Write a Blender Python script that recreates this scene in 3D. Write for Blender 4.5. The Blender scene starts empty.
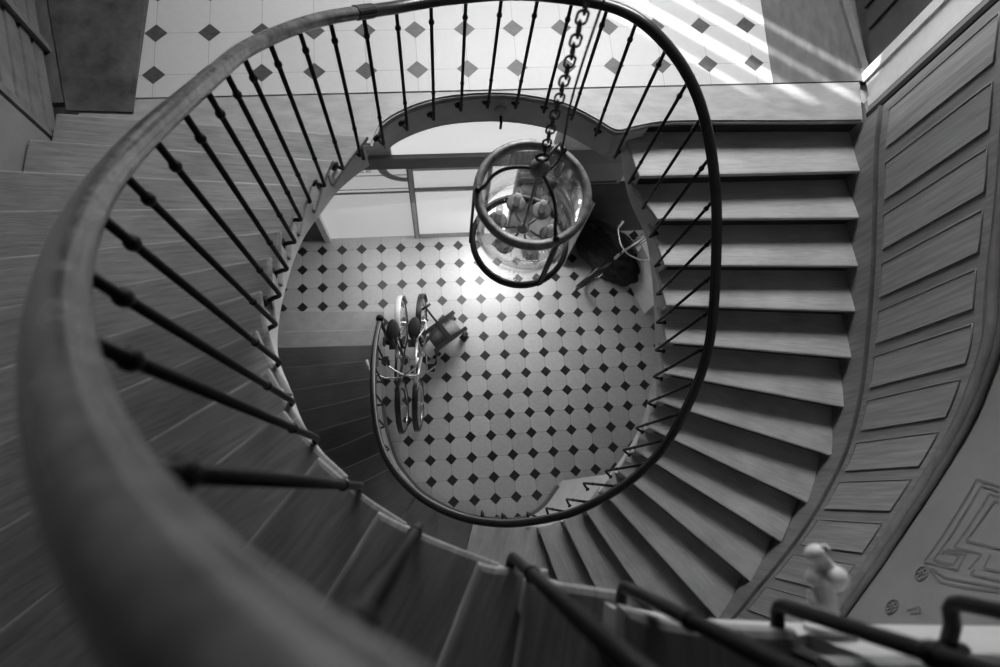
T = {"zl":4.374,"rl":0.162,"cam":{"f":630.3446190367201,"u":[0.996556,0.0,0.082923],"v":[-0.020752,-0.96818,0.249394],"d":[-0.080284,0.250256,0.964845],"z":8.074000000000002},"low":[[-0.8176152623211449,2.3480233174350826,-2.4109167991520937,2.3375410704822475,0.162],[-0.8273648648648652,2.063175675675676,-2.408783783783784,2.0212837837837845,0.324],[-0.8370656370656374,1.8206177606177611,-2.4065637065637073,1.7787644787644794,0.486],[-0.8362612612612615,1.5993496621621628,-2.404251126126127,1.4634572072072076,0.648],[-0.824979873490512,1.3575618171362855,-2.349626221966648,1.1278205865439912,0.81],[-0.8084679788484139,1.1370710928319627,-2.295005875440659,0.7928202115158639,0.972],[-0.7711111111111112,0.8961561561561563,-2.240390390390391,0.4793393393393394,1.134],[-0.7181848894348897,0.707776412776413,-2.1441461916461924,0.11449324324324328,1.296],[-0.6341546197360152,0.4782149591451918,-2.0272155876807045,-0.12475172847265872,1.458],[-0.5295270270270273,0.3114864864864866,-1.8689189189189197,-0.363400900900901,1.62],[-0.2592287409360581,0.031107448912326967,-1.2442979564930787,-1.1406064601186556,1.782],[0.24851351351351358,-0.21744932432432437,-0.10354729729729734,-1.5014358108108112,1.944],[0.8230297990297993,-0.2791683991683993,1.240748440748441,-1.478558558558559,2.106],[1.0271995021337128,-0.22195768136557614,1.5691891891891896,-1.404011379800854,2.268],[1.1852812271731192,-0.11852812271731195,1.9273703433162899,-1.2574287801314832,2.43],[1.3118524774774778,0.030867117117117128,2.2327214714714723,-1.0289039039039043,2.592],[1.427567567567568,0.18178378378378385,2.474108108108109,-0.7250810810810813,2.754],[1.529359300476948,0.34236327503974573,2.6958545310015904,-0.4089908585055645,2.916],[1.6060032760032763,0.5114660114660116,2.867278460278461,-0.1063849303849304,3.078],[1.647397804054055,0.6991744087837841,3.0253327702702717,0.25313175675675686,3.24],[1.6639163034001745,0.892038360941587,3.0854751525719273,0.6150584132519618,3.402],[1.65061936936937,1.099058558558559,3.1082432432432445,0.9710720720720724,3.564],[1.6127716682199447,1.3412749301025169,3.089794967381175,1.2967008387698047,3.726],[1.56570945945946,1.595003378378379,3.051618243243244,1.6010641891891897,3.888],[1.485335335335336,1.8800820820820827,3.0129649649649664,1.915327327327328,4.05],[1.3288170478170487,2.124702182952184,2.96073284823285,2.20198232848233,4.212],[1.2500000000000004,2.4450000000000007,2.9200000000000013,2.496000000000001,4.374]],"up":[[-0.489,2.168,-2.33,2.27,4.559],[-0.657,1.893,-2.33,1.98,4.744],[-0.73,1.636,-2.33,1.69,4.929],[-0.769,1.417,-2.33,1.37,5.114],[-0.772,1.212,-2.33,1.02,5.299],[-0.755,1.011,-2.33,0.66,5.484],[-0.729,0.797,-2.33,0.26,5.669],[-0.676,0.587,-2.2,-0.15,5.854],[-0.573,0.412,-1.95,-0.48,6.039],[-0.471,0.251,-1.65,-0.72,6.224],[-0.329,0.105,-1.2,-1.0,6.409],[-0.155,-0.029,-0.85,-1.16,6.594],[0.059,-0.125,-0.45,-1.3,6.779],[0.135,-0.137,-0.12,-1.35,6.964],[0.241,-0.153,0.15,-1.4,7.149],[0.43,-0.188,0.6,-1.4,7.334],[1.2,-0.2,1.0,-1.4,7.519],[1.6,-0.2,1.4,-1.35,7.704]],"ledge":[[2.447,2.481],[1.727,2.459],[1.444,2.439],[1.266,2.399],[1.14,2.368],[1.027,2.433],[0.894,2.513],[0.76,2.571],[0.522,2.616],[0.285,2.623],[0.016,2.591],[-0.182,2.53],[-0.345,2.442],[-0.44,2.358]],"bal":[[[0.636,-0.141,7.254],[0.636,-0.141,8.454]],[[0.474,-0.159,7.124],[0.474,-0.159,8.324]],[[0.289,-0.148,6.974],[0.289,-0.148,8.154]],[[0.128,-0.116,6.754],[0.128,-0.116,8.004]],[[-0.063,-0.061,6.554],[-0.05,-0.068,7.864]],[[-0.221,0.032,6.366],[-0.223,0.023,7.664]],[[-0.376,0.172,6.181],[-0.378,0.167,7.453]],[[-0.495,0.308,5.996],[-0.496,0.307,7.259]],[[-0.593,0.476,5.811],[-0.593,0.477,7.066]],[[-0.667,0.667,5.626],[-0.671,0.663,6.861]],[[-0.694,0.828,5.497],[-0.69,0.831,6.719]],[[-0.711,0.998,5.349],[-0.7,1.006,6.565]],[[-0.726,1.197,5.182],[-0.722,1.199,6.387]],[[-0.74,1.379,5.034],[-0.734,1.382,6.224]],[[-0.734,1.551,4.886],[-0.733,1.552,6.087]],[[-0.689,1.715,4.757],[-0.685,1.716,5.957]],[[-0.616,1.895,4.627],[-0.615,1.895,5.817]],[[-0.534,2.047,4.516],[-0.517,2.052,5.691]],[[-0.405,2.185,4.424],[-0.391,2.188,5.573]],[[-0.264,2.351,4.334],[-0.254,2.352,5.425]],[[-0.091,2.464,4.284],[-0.085,2.465,5.353]],[[0.091,2.539,4.284],[0.097,2.539,5.309]],[[0.273,2.569,4.284],[0.287,2.567,5.31]],[[0.466,2.571,4.284],[0.481,2.568,5.314]],[[0.659,2.544,4.284],[0.663,2.543,5.324]],[[0.849,2.494,4.284],[0.846,2.495,5.346]],[[1.01,2.375,4.284],[0.984,2.386,5.389]],[[1.156,2.257,4.203],[1.147,2.261,5.345]],[[1.278,2.124,4.09],[1.28,2.122,5.272]],[[1.395,1.979,3.992],[1.386,1.985,5.163]],[[1.469,1.804,3.887],[1.462,1.809,5.043]],[[1.522,1.615,3.79],[1.521,1.616,4.916]],[[1.556,1.432,3.685],[1.552,1.437,4.803]],[[1.58,1.248,3.563],[1.579,1.25,4.676]],[[1.596,1.061,3.442],[1.593,1.065,4.566]],[[1.612,0.881,3.296],[1.614,0.878,4.407]],[[1.597,0.698,3.142],[1.601,0.689,4.224]],[[1.533,0.515,2.988],[1.537,0.503,4.091]],[[1.462,0.35,2.826],[1.499,0.348,3.876]],[[1.339,0.187,2.664],[1.407,0.199,3.714]],[[1.177,0.094,2.502],[1.242,0.043,3.552]],[[1.051,-0.039,2.34],[1.063,-0.064,3.39]],[[0.892,-0.116,2.178],[0.936,-0.136,3.228]],[[0.737,-0.154,2.016],[0.724,-0.186,3.066]],[[0.513,-0.163,1.903],[0.502,-0.215,2.953]],[[0.328,-0.136,1.822],[0.304,-0.202,2.872]]],"lowrail":[[0.124,-0.167,2.774],[-0.102,-0.077,2.693],[-0.309,0.063,2.596],[-0.502,0.275,2.434],[-0.616,0.502,2.256],[-0.687,0.762,2.062],[-0.731,1.032,1.867],[-0.763,1.329,1.64],[-0.778,1.642,1.397],[-0.751,1.939,1.219]],"wall":[[2.985,2.68],[2.9827,2.6581],[2.9793,2.6288],[2.9752,2.5938],[2.9709,2.5551],[2.9668,2.5145],[2.9633,2.4739],[2.9609,2.4351],[2.96,2.4],[2.9607,2.3679],[2.9624,2.3369],[2.9651,2.3065],[2.9685,2.2767],[2.9725,2.2471],[2.9768,2.2176],[2.9813,2.1879],[2.9858,2.1578],[2.9906,2.1278],[2.9958,2.0984],[3.0014,2.0693],[3.0073,2.0399],[3.0133,2.0101],[3.0194,1.9793],[3.0253,1.9471],[3.0311,1.9133],[3.0368,1.8775],[3.0426,1.8398],[3.0484,1.8008],[3.0542,1.7609],[3.0599,1.7206],[3.0654,1.6802],[3.0708,1.6402],[3.0759,1.6011],[3.0807,1.5628],[3.0855,1.5249],[3.0901,1.4873],[3.0946,1.4497],[3.0988,1.412],[3.1029,1.3741],[3.1066,1.3357],[3.1101,1.2967],[3.1133,1.2572],[3.1165,1.2175],[3.1195,1.1775],[3.1222,1.1371],[3.1246,1.0963],[3.1265,1.0551],[3.1278,1.0134],[3.1286,0.9711],[3.1288,0.9281],[3.1288,0.8843],[3.1284,0.8401],[3.1275,0.7953],[3.1259,0.7503],[3.1235,0.7052],[3.1203,0.6601],[3.116,0.6151],[3.1111,0.5701],[3.1058,0.5251],[3.0998,0.4799],[3.093,0.4347],[3.085,0.3894],[3.0756,0.344],[3.0647,0.2986],[3.0519,0.2531],[3.0368,0.2072],[3.0194,0.1606],[3.0003,0.1137],[2.9799,0.0669],[2.9587,0.0205],[2.9371,-0.0251],[2.9157,-0.0696],[2.8949,-0.1125],[2.8748,-0.1537],[2.8551,-0.1933],[2.8354,-0.2317],[2.8154,-0.2693],[2.7948,-0.3066],[2.7733,-0.3439],[2.7507,-0.3816],[2.7266,-0.4203],[2.7008,-0.4597],[2.6735,-0.4995],[2.6451,-0.5395],[2.6158,-0.5797],[2.5859,-0.6199],[2.5557,-0.66],[2.5255,-0.6999],[2.4957,-0.7395],[2.4664,-0.7792],[2.4374,-0.8195],[2.4084,-0.86],[2.3791,-0.9001],[2.3493,-0.9396],[2.3186,-0.9779],[2.2867,-1.0147],[2.2533,-1.0495],[2.2186,-1.0825],[2.1829,-1.1143],[2.1462,-1.1448],[2.1085,-1.174],[2.0699,-1.2019],[2.0302,-1.2286],[1.9896,-1.254],[1.948,-1.278],[1.9047,-1.3008],[1.8596,-1.3221],[1.8131,-1.3422],[1.7658,-1.361],[1.7183,-1.3786],[1.671,-1.395],[1.6246,-1.4103],[1.5795,-1.4247],[1.5334,-1.4379],[1.4848,-1.4501],[1.4354,-1.4612],[1.3871,-1.4711],[1.3417,-1.4799],[1.3009,-1.4875],[1.2667,-1.494],[1.2407,-1.4992]],"dado":[[3.1245,0.8537,4.851],[3.1038,0.5425,4.6548],[3.0674,0.3271,4.4932],[2.9688,0.0523,4.3449],[2.8487,-0.1969,4.1802],[2.71,-0.4384,4.0801],[2.5345,-0.6814,3.9816]],"sten":[[[2.9421,-0.0053,4.83],[2.9609,0.035,4.6685],[2.7255,-0.4145,4.4521],[2.7126,-0.4344,4.7066],[2.7623,-0.3545,4.7274],[2.7716,-0.339,4.5857],[2.7541,-0.3682,4.5611]],[[2.9292,-0.0323,4.8371],[2.9447,0.0003,4.7093],[2.7349,-0.3994,4.5169],[2.7268,-0.4124,4.6661],[2.755,-0.3667,4.6853],[2.7675,-0.3458,4.5425]],[[2.9146,-0.0627,4.8454],[2.9233,-0.0446,4.7778],[2.7787,-0.3266,4.6305],[2.7673,-0.3463,4.8268],[2.7196,-0.4237,4.7761]],[[2.8992,-0.0945,4.8541],[2.9059,-0.0806,4.8172],[2.8015,-0.2862,4.699],[2.7861,-0.3137,4.922]],[[2.7176,-0.4268,4.4591],[2.6652,-0.5043,4.6237],[2.6621,-0.5086,4.7943],[2.6679,-0.5005,5.004]],[[2.7061,-0.4443,4.5232],[2.6827,-0.479,4.6461],[2.6799,-0.4831,4.9952]],[[2.7222,-0.4197,4.8149],[2.7058,-0.4447,4.8004],[2.7001,-0.4535,4.9806]],[[2.7698,-0.342,4.8796],[2.7285,-0.4096,4.8655],[2.7247,-0.4158,4.9632]],[[2.5477,-0.664,4.4833],[2.5694,-0.6351,4.5569],[2.5533,-0.6565,4.5854],[2.5388,-0.6757,4.5196]]],"ros":[[2.684,-0.4772,4.4704],[2.5472,-0.6646,4.3637]],"snail":{"base":[0.553,-0.194,7.124],"st":[0.555,-0.167,7.124],"nk":[0.549,-0.137,7.124],"lobe":[0.54,-0.126,7.124],"shell":[0.569,-0.128,7.124],"neck":[0.56,-0.111,7.124],"head":[0.547,-0.094,7.124],"hole":[0.56,-0.088,7.124],"curl0":[0.548,-0.166,7.124],"curl1":[0.533,-0.161,7.124],"curl2":[0.53,-0.143,7.124]},"sun":None}
SUN_E, WIN_E, DOOR_E, EXPO = 50.0, 215, 40, 0.15
import bpy, bmesh, math, random
from mathutils import Vector, Matrix
random.seed(7)
S = bpy.context.scene
COL = S.collection
PI = math.pi
ZL = T['zl']      # landing level
HG = T['cam']['z']      # camera height
GS = HG/7.696

# ------------------------------------------------------------------ materials
def mat(name, v, rough=.6, nz=.0, scale=8, stretch=(1,1,1), bump=0.0, metal=0, spec=.5, v2=None, detail=6):
    m = bpy.data.materials.new(name); m.use_nodes = True
    n = m.node_tree.nodes; l = m.node_tree.links
    b = n['Principled BSDF']
    b.inputs['Roughness'].default_value = rough
    b.inputs['Metallic'].default_value = metal
    b.inputs['Specular IOR Level'].default_value = spec
    b.inputs['Base Color'].default_value = (v, v, v, 1)
    if nz or bump:
        tc = n.new('ShaderNodeTexCoord'); mp = n.new('ShaderNodeMapping')
        mp.inputs['Scale'].default_value = stretch
        l.new(tc.outputs['Object'], mp.inputs['Vector'])
        no = n.new('ShaderNodeTexNoise'); no.inputs['Scale'].default_value = scale; no.inputs['Detail'].default_value = detail
        no.inputs['Roughness'].default_value = .65
        l.new(mp.outputs[0], no.inputs['Vector'])
        if nz:
            r = n.new('ShaderNodeValToRGB')
            a = max(.002, v*(1-nz)); c = v2 if v2 is not None else min(1, v*(1+nz))
            r.color_ramp.elements[0].position = .3; r.color_ramp.elements[1].position = .7
            r.color_ramp.elements[0].color = (a, a, a, 1); r.color_ramp.elements[1].color = (c, c, c, 1)
            l.new(no.outputs[0], r.inputs[0]); l.new(r.outputs[0], b.inputs['Base Color'])
        if bump:
            bp = n.new('ShaderNodeBump'); bp.inputs['Strength'].default_value = bump; bp.inputs['Distance'].default_value = .01
            l.new(no.outputs[0], bp.inputs['Height']); l.new(bp.outputs[0], b.inputs['Normal'])
    return m

def tile_mat(name, light, dark, org, yaw, sx, sy, half, groove, rough, var):
    m = bpy.data.materials.new(name); m.use_nodes = True
    n = m.node_tree.nodes; l = m.node_tree.links
    b = n['Principled BSDF']; b.inputs['Roughness'].default_value = rough; b.inputs['Specular IOR Level'].default_value = .8
    def M(op, a, c=None, d=None):
        q = n.new('ShaderNodeMath'); q.operation = op
        for i, x in enumerate((a, c, d)):
            if x is None: continue
            if isinstance(x, (int, float)): q.inputs[i].default_value = x
            else: l.new(x, q.inputs[i])
        return q.outputs[0]
    tc = n.new('ShaderNodeTexCoord'); sp = n.new('ShaderNodeSeparateXYZ'); l.new(tc.outputs['Object'], sp.inputs[0])
    X = M('SUBTRACT', sp.outputs[0], org[0]); Y = M('SUBTRACT', sp.outputs[1], org[1])
    c, s = math.cos(yaw), math.sin(yaw)
    U = M('DIVIDE', M('ADD', M('MULTIPLY', X, c), M('MULTIPLY', Y, s)), sx)
    V = M('DIVIDE', M('SUBTRACT', M('MULTIPLY', Y, c), M('MULTIPLY', X, s)), sy)
    fu = M('ABSOLUTE', M('SUBTRACT', U, M('ROUND', U))); fv = M('ABSOLUTE', M('SUBTRACT', V, M('ROUND', V)))
    su = M('ADD', fu, fv)
    dia = M('LESS_THAN', su, half)
    g1 = M('LESS_THAN', M('MINIMUM', fu, fv), groove)
    g2 = M('LESS_THAN', M('ABSOLUTE', M('SUBTRACT', su, half)), groove*1.3)
    gr = M('MULTIPLY', M('MAXIMUM', g1, g2), M('SUBTRACT', 1, dia))
    # one tone per tile
    cu = M('FLOOR', U); cv = M('FLOOR', V)
    cb = n.new('ShaderNodeCombineXYZ'); l.new(cu, cb.inputs[0]); l.new(cv, cb.inputs[1])
    wn = n.new('ShaderNodeTexWhiteNoise'); l.new(cb.outputs[0], wn.inputs['Vector'])
    no = n.new('ShaderNodeTexNoise'); no.inputs['Scale'].default_value = 26; no.inputs['Detail'].default_value = 8; l.new(tc.outputs['Object'], no.inputs['Vector'])
    tone = M('ADD', M('MULTIPLY', wn.outputs['Value'], var), M('MULTIPLY', M('SUBTRACT', no.outputs[0], .5), var*1.6))
    base = M('ADD', light - var*.5, tone)
    dk = M('ADD', dark, M('MULTIPLY', M('SUBTRACT', no.outputs[0], .5), dark*1.2))
    mix = M('ADD', M('MULTIPLY', base, M('SUBTRACT', 1, dia)), M('MULTIPLY', dk, dia))
    fin = M('MULTIPLY', mix, M('SUBTRACT', 1, M('MULTIPLY', gr, .38)))
    cc = n.new('ShaderNodeCombineColor')
    for i in range(3): l.new(fin, cc.inputs[i])
    l.new(cc.outputs[0], b.inputs['Base Color'])
    return m

M_TREAD = mat('worn_oak', .23, .5, .42, 7, (1.2, 1.2, 1), .25)
M_TREAD2 = mat('worn_oak_upper', .17, .5, .5, 9, (3.2, .8, 1), .35)
def oak(name, v, rough, amp):
    m = mat(name, v, rough); n = m.node_tree.nodes; l = m.node_tree.links; b = n['Principled BSDF']
    uv = n.new('ShaderNodeUVMap'); mp = n.new('ShaderNodeMapping'); mp.inputs['Scale'].default_value = (1.3, 17, 1); l.new(uv.outputs[0], mp.inputs[0])
    no = n.new('ShaderNodeTexNoise'); no.inputs['Scale'].default_value = 3.2; no.inputs['Detail'].default_value = 9; no.inputs['Roughness'].default_value = .7; no.inputs['Distortion'].default_value = .6; l.new(mp.outputs[0], no.inputs['Vector'])
    n2 = n.new('ShaderNodeTexNoise'); n2.inputs['Scale'].default_value = 2.4; n2.inputs['Detail'].default_value = 5; l.new(uv.outputs[0], n2.inputs['Vector'])
    r = n.new('ShaderNodeValToRGB'); e = r.color_ramp.elements
    e[0].position = .28; e[1].position = .72; a = v*(1-amp); c = v*(1+amp*.8); e[0].color = (a, a, a, 1); e[1].color = (c, c, c, 1); l.new(no.outputs[0], r.inputs[0])
    r2 = n.new('ShaderNodeValToRGB'); e = r2.color_ramp.elements; e[0].position = .3; e[1].position = .7; e[0].color = (.72, .72, .72, 1); e[1].color = (1.12, 1.12, 1.12, 1); l.new(n2.outputs[0], r2.inputs[0])
    mx = n.new('ShaderNodeMix'); mx.data_type = 'RGBA'; mx.blend_type = 'MULTIPLY'; mx.inputs[0].default_value = 1; l.new(r.outputs[0], mx.inputs[6]); l.new(r2.outputs[0], mx.inputs[7])
    # pale strip along the nosing edge
    sp = n.new('ShaderNodeSeparateXYZ'); l.new(uv.outputs[0], sp.inputs[0])
    lt = n.new('ShaderNodeMath'); lt.operation = 'LESS_THAN'; lt.inputs[1].default_value = .006; l.new(sp.outputs[1], lt.inputs[0])
    ml = n.new('ShaderNodeMath'); ml.operation = 'MULTIPLY'; ml.inputs[1].default_value = .30; l.new(lt.outputs[0], ml.inputs[0])
    m2 = n.new('ShaderNodeMix'); m2.data_type = 'RGBA'; l.new(ml.outputs[0], m2.inputs[0]); l.new(mx.outputs[2], m2.inputs[6]); w = min(.9, v*2.0); m2.inputs[7].default_value = (w, w, w, 1)
    l.new(m2.outputs[2], b.inputs['Base Color'])
    bp = n.new('ShaderNodeBump'); bp.inputs['Strength'].default_value = .25; bp.inputs['Distance'].default_value = .01; l.new(no.outputs[0], bp.inputs['Height']); l.new(bp.outputs[0], b.inputs['Normal'])
    return m
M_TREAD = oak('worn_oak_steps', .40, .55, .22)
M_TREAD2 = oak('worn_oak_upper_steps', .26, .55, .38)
M_TREAD_SHADED = oak('shaded_oak_steps', .13, .5, .25)  # same oak, shade under the upper flight put into the colour
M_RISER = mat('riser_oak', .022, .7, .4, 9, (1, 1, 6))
M_STONE = mat('pale_stone', .42, .6, .15, 6)
M_PLAST = mat('white_paint', .62, .6, .10, 9, (1, 1, 1), .05)
M_STRING = mat('string_paint', .50, .6, .12, 7)
M_WALLP = mat('wall_plaster', .21, .8, .08, 3)
M_WAINS = mat('wainscot_wood', .20, .5, .3, 4, (9, 9, .5))
M_PANEL = mat('panel_wood', .26, .5, .3, 4, (11, 11, .5))
M_DADO = mat('dado_wood', .11, .45, .3, 6)
M_STEN = mat('stencil_paint', .13, .8, .15, 20)
M_IRON = mat('black_iron', .008, .5, .4, 40, spec=.22)
M_RAIL = mat('rail_wood', .10, .2, .5, 5, (3, 3, 3), .02)
M_DARKF = mat('dark_floor', .045, .5, .55, 4, (1, 3, 1), .1)
M_WOODF = mat('oak_floor', .30, .5, .22, 5, (1, 3, 1), .1)
M_WOODD = mat('dark_oak_floor', .10, .4, .3, 5, (3, 1, 1), .1)
M_MAT = mat('mat_fibre', .06, .9, .65, 4, (1, 1, 1), .5)
M_CASE = mat('casing_paint', .62, .45, .08, 8)
M_BLACK = mat('dark_gap', .008, .8)
M_DOOR = mat('dark_door', .035, .45, .5, 3, (1, 1, 1))
M_GREYD = mat('grey_door', .20, .5, .12, 5)
M_LANT = mat('aged_brass', .20, .45, .6, 22, metal=.2)
M_LANTD = mat('lantern_iron', .02, .4, .4, 20, metal=.3)
M_CHAIN = mat('chain_iron', .03, .4, .5, 30, metal=.4)
M_CANDLE = mat('candle_sleeve', .75, .5, .1, 20)
M_TYRE = mat('tyre_rubber', .012, .7)
M_CHROME = mat('chrome', .75, .2, metal=1)
M_BIKED = mat('dark_frame', .02, .3)
M_BIKEL = mat('silver_frame', .6, .3, metal=.6)
M_WHITE = mat('white_enamel', .75, .3)
M_BAG = mat('grey_canvas', .22, .9, .25, 30)
M_PORC = mat('porcelain', .8, .35, .12, 40)
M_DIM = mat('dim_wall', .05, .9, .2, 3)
M_LOUV = mat('louvre_wood', .15, .5, .3, 8)
M_WALLG = mat('grey_wall', .20, .8, .15, 4)
def glass(name, tr, rough=.02, glossy=.12, tint=1):
    m = bpy.data.materials.new(name); m.use_nodes = True
    n = m.node_tree.nodes; l = m.node_tree.links
    n.remove(n['Principled BSDF'])
    t = n.new('ShaderNodeBsdfTransparent'); t.inputs[0].default_value = (tint, tint, tint, 1)
    g = n.new('ShaderNodeBsdfGlossy'); g.inputs['Roughness'].default_value = rough
    lw = n.new('ShaderNodeLayerWeight'); lw.inputs[0].default_value = .25
    ma = n.new('ShaderNodeMath'); ma.operation = 'MULTIPLY_ADD'; ma.inputs[1].default_value = .55; ma.inputs[2].default_value = glossy*.2
    l.new(lw.outputs['Fresnel'], ma.inputs[0])
    mx = n.new('ShaderNodeMixShader'); l.new(ma.outputs[0], mx.inputs[0]); l.new(t.outputs[0], mx.inputs[1]); l.new(g.outputs[0], mx.inputs[2])
    l.new(mx.outputs[0], n['Material Output'].inputs[0]); return m
M_GLASS = glass('clear_glass', 1)
M_BULB = glass('bulb_glass', 1, .03, .3, .97)
def emis(name, v, s):
    m = bpy.data.materials.new(name); m.use_nodes = True
    b = m.node_tree.nodes['Principled BSDF']
    b.inputs['Base Color'].default_value = (v, v, v, 1); b.inputs['Roughness'].default_value = .3
    b.inputs['Emission Color'].default_value = (1, 1, 1, 1); b.inputs['Emission Strength'].default_value = s
    return m
M_FROST = emis('frosted_daylit_glass', .6, .38)
M_FROST2 = emis('etched_glass', .5, .30)
M_TRANSOM = emis('daylit_transom', .6, .55)
M_OPENING = emis('daylit_opening', .6, 1.0)

# ------------------------------------------------------------------ helpers
def link(name, bm, m, parent=None, smooth=False, loc=None):
    me = bpy.data.meshes.new(name)
    bmesh.ops.recalc_face_normals(bm, faces=bm.faces[:])
    bm.to_mesh(me); bm.free()
    o = bpy.data.objects.new(name, me); COL.objects.link(o)
    if m: me.materials.append(m)
    if smooth:
        for p in me.polygons: p.use_smooth = True
    if parent is not None:
        o.parent = parent
        o.matrix_parent_inverse = Matrix.Translation(parent.location).inverted()
    return o
def thing(name, label, cat, loc=(0, 0, 0), group=None):
    o = bpy.data.objects.new(name, None); COL.objects.link(o); o.location = loc
    o['label'] = label; o['category'] = cat
    o.empty_display_size = .1
    if group: o['group'] = group
    return o
def tag(o, label, cat, group=None):
    o['label'] = label; o['category'] = cat
    if group: o['group'] = group
    return o
def struct(o):
    o['kind'] = 'structure'; return o
def box(bm, a, b, rz=0, c=None):
    r = bmesh.ops.create_cube(bm, size=1)
    sc = Vector([abs(b[i]-a[i]) for i in range(3)]); ce = Vector([(a[i]+b[i])/2 for i in range(3)])
    for v in r['verts']: v.co = Vector([v.co[i]*sc[i] for i in range(3)]) + ce
    if rz:
        R = Matrix.Rotation(rz, 3, 'Z'); cc = Vector(c) if c is not None else ce
        for v in r['verts']: v.co = R @ (v.co-cc) + cc
    return r['verts']
def prism(bm, poly, z0, z1):
    lo = [bm.verts.new((p[0], p[1], z0 if len(p) < 3 else p[2]+z0)) for p in poly]
    hi = [bm.verts.new((p[0], p[1], z1 if len(p) < 3 else p[2]+z1)) for p in poly]
    n = len(poly)
    bm.faces.new(hi); bm.faces.new(lo[::-1])
    for i in range(n): bm.faces.new((lo[i], lo[(i+1) % n], hi[(i+1) % n], hi[i]))
def frame_of(t):
    t = t.normalized(); up = Vector((0, 0, 1))
    if abs(t.z) > .95: up = Vector((0, 1, 0))
    s = t.cross(up).normalized(); n = s.cross(t).normalized(); return s, n
def tube(bm, pts, r, seg=8, closed=False, cap=True):
    pts = [Vector(p) for p in pts]; n = len(pts); rings = []
    ps = None
    for i, p in enumerate(pts):
        if closed: t = pts[(i+1) % n]-pts[i-1]
        else: t = pts[min(i+1, n-1)]-pts[max(i-1, 0)]
        if ps is None: s, nn = frame_of(t)
        else:
            t.normalize(); s = (ps - t*ps.dot(t))
            if s.length < 1e-5: s, nn = frame_of(t)
            s.normalize(); nn = s.cross(t).normalized()
        ps = s
        rr = r[i] if isinstance(r, (list, tuple)) else r
        rings.append([bm.verts.new(p + (s*math.cos(a)+nn*math.sin(a))*rr) for a in [2*PI*k/seg for k in range(seg)]])
    for i in range(n if closed else n-1):
        a = rings[i]; b = rings[(i+1) % n]
        for k in range(seg): bm.faces.new((a[k], a[(k+1) % seg], b[(k+1) % seg], b[k]))
    if cap and not closed: bm.faces.new(rings[0][::-1]); bm.faces.new(rings[-1])
def sweep(bm, pts, prof, cap=True):
    """profile (side, up) swept with level 'side' axis"""
    pts = [Vector(p) for p in pts]; n = len(pts); rings = []
    for i, p in enumerate(pts):
        t = (pts[min(i+1, n-1)]-pts[max(i-1, 0)]); t.normalize()
        s = t.cross(Vector((0, 0, 1))); s.normalize(); u = s.cross(t)
        rings.append([bm.verts.new(p+s*a+u*b) for a, b in prof])
    m = len(prof)
    for i in range(n-1):
        for k in range(m): bm.faces.new((rings[i][k], rings[i][(k+1) % m], rings[i+1][(k+1) % m], rings[i+1][k]))
    if cap: bm.faces.new(rings[0][::-1]); bm.faces.new(rings[-1])
def lathe(bm, c, axis, prof, seg=16):
    """prof: (distance along axis, radius)"""
    axis = Vector(axis).normalized(); s, n = frame_of(axis); c = Vector(c); rings = []
    for h, r in prof:
        rings.append([bm.verts.new(c+axis*h+(s*math.cos(2*PI*k/seg)+n*math.sin(2*PI*k/seg))*max(r, 1e-4)) for k in range(seg)])
    for i in range(len(prof)-1):
        for k in range(seg): bm.faces.new((rings[i][k], rings[i][(k+1) % seg], rings[i+1][(k+1) % seg], rings[i+1][k]))
    bm.faces.new(rings[0][::-1]); bm.faces.new(rings[-1])
def torus(bm, c, axis, R, r, seg=40, s2=8, a0=0, a1=2*PI):
    axis = Vector(axis).normalized(); s, n = frame_of(axis); c = Vector(c)
    full = abs(a1-a0-2*PI) < 1e-6
    k = [a0+(a1-a0)*i/(seg if full else seg-1) for i in range(seg)]
    tube(bm, [c+(s*math.cos(a)+n*math.sin(a))*R for a in k], r, s2, closed=full)
def ell(bm, c, rad, u=16, v=10):
    r = bmesh.ops.create_uvsphere(bm, u_segments=u, v_segments=v, radius=1)
    for x in r['verts']: x.co = Vector((x.co.x*rad[0], x.co.y*rad[1], x.co.z*rad[2])) + Vector(c)
def spline(P, n=8):
    P = [Vector(p) for p in P]; o = []
    for i in range(len(P)-1):
        p0 = P[max(i-1, 0)]; p1 = P[i]; p2 = P[i+1]; p3 = P[min(i+2, len(P)-1)]
        for k in range(n):
            s = k/n
            o.append(.5*((2*p1)+(p2-p0)*s+(2*p0-5*p1+4*p2-p3)*s*s+(3*p1-p0-3*p2+p3)*s**3))
    o.append(P[-1].copy()); return o
NB = bmesh.new
WC = Vector((.45, 1.15, 0))   # middle of the well

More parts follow.
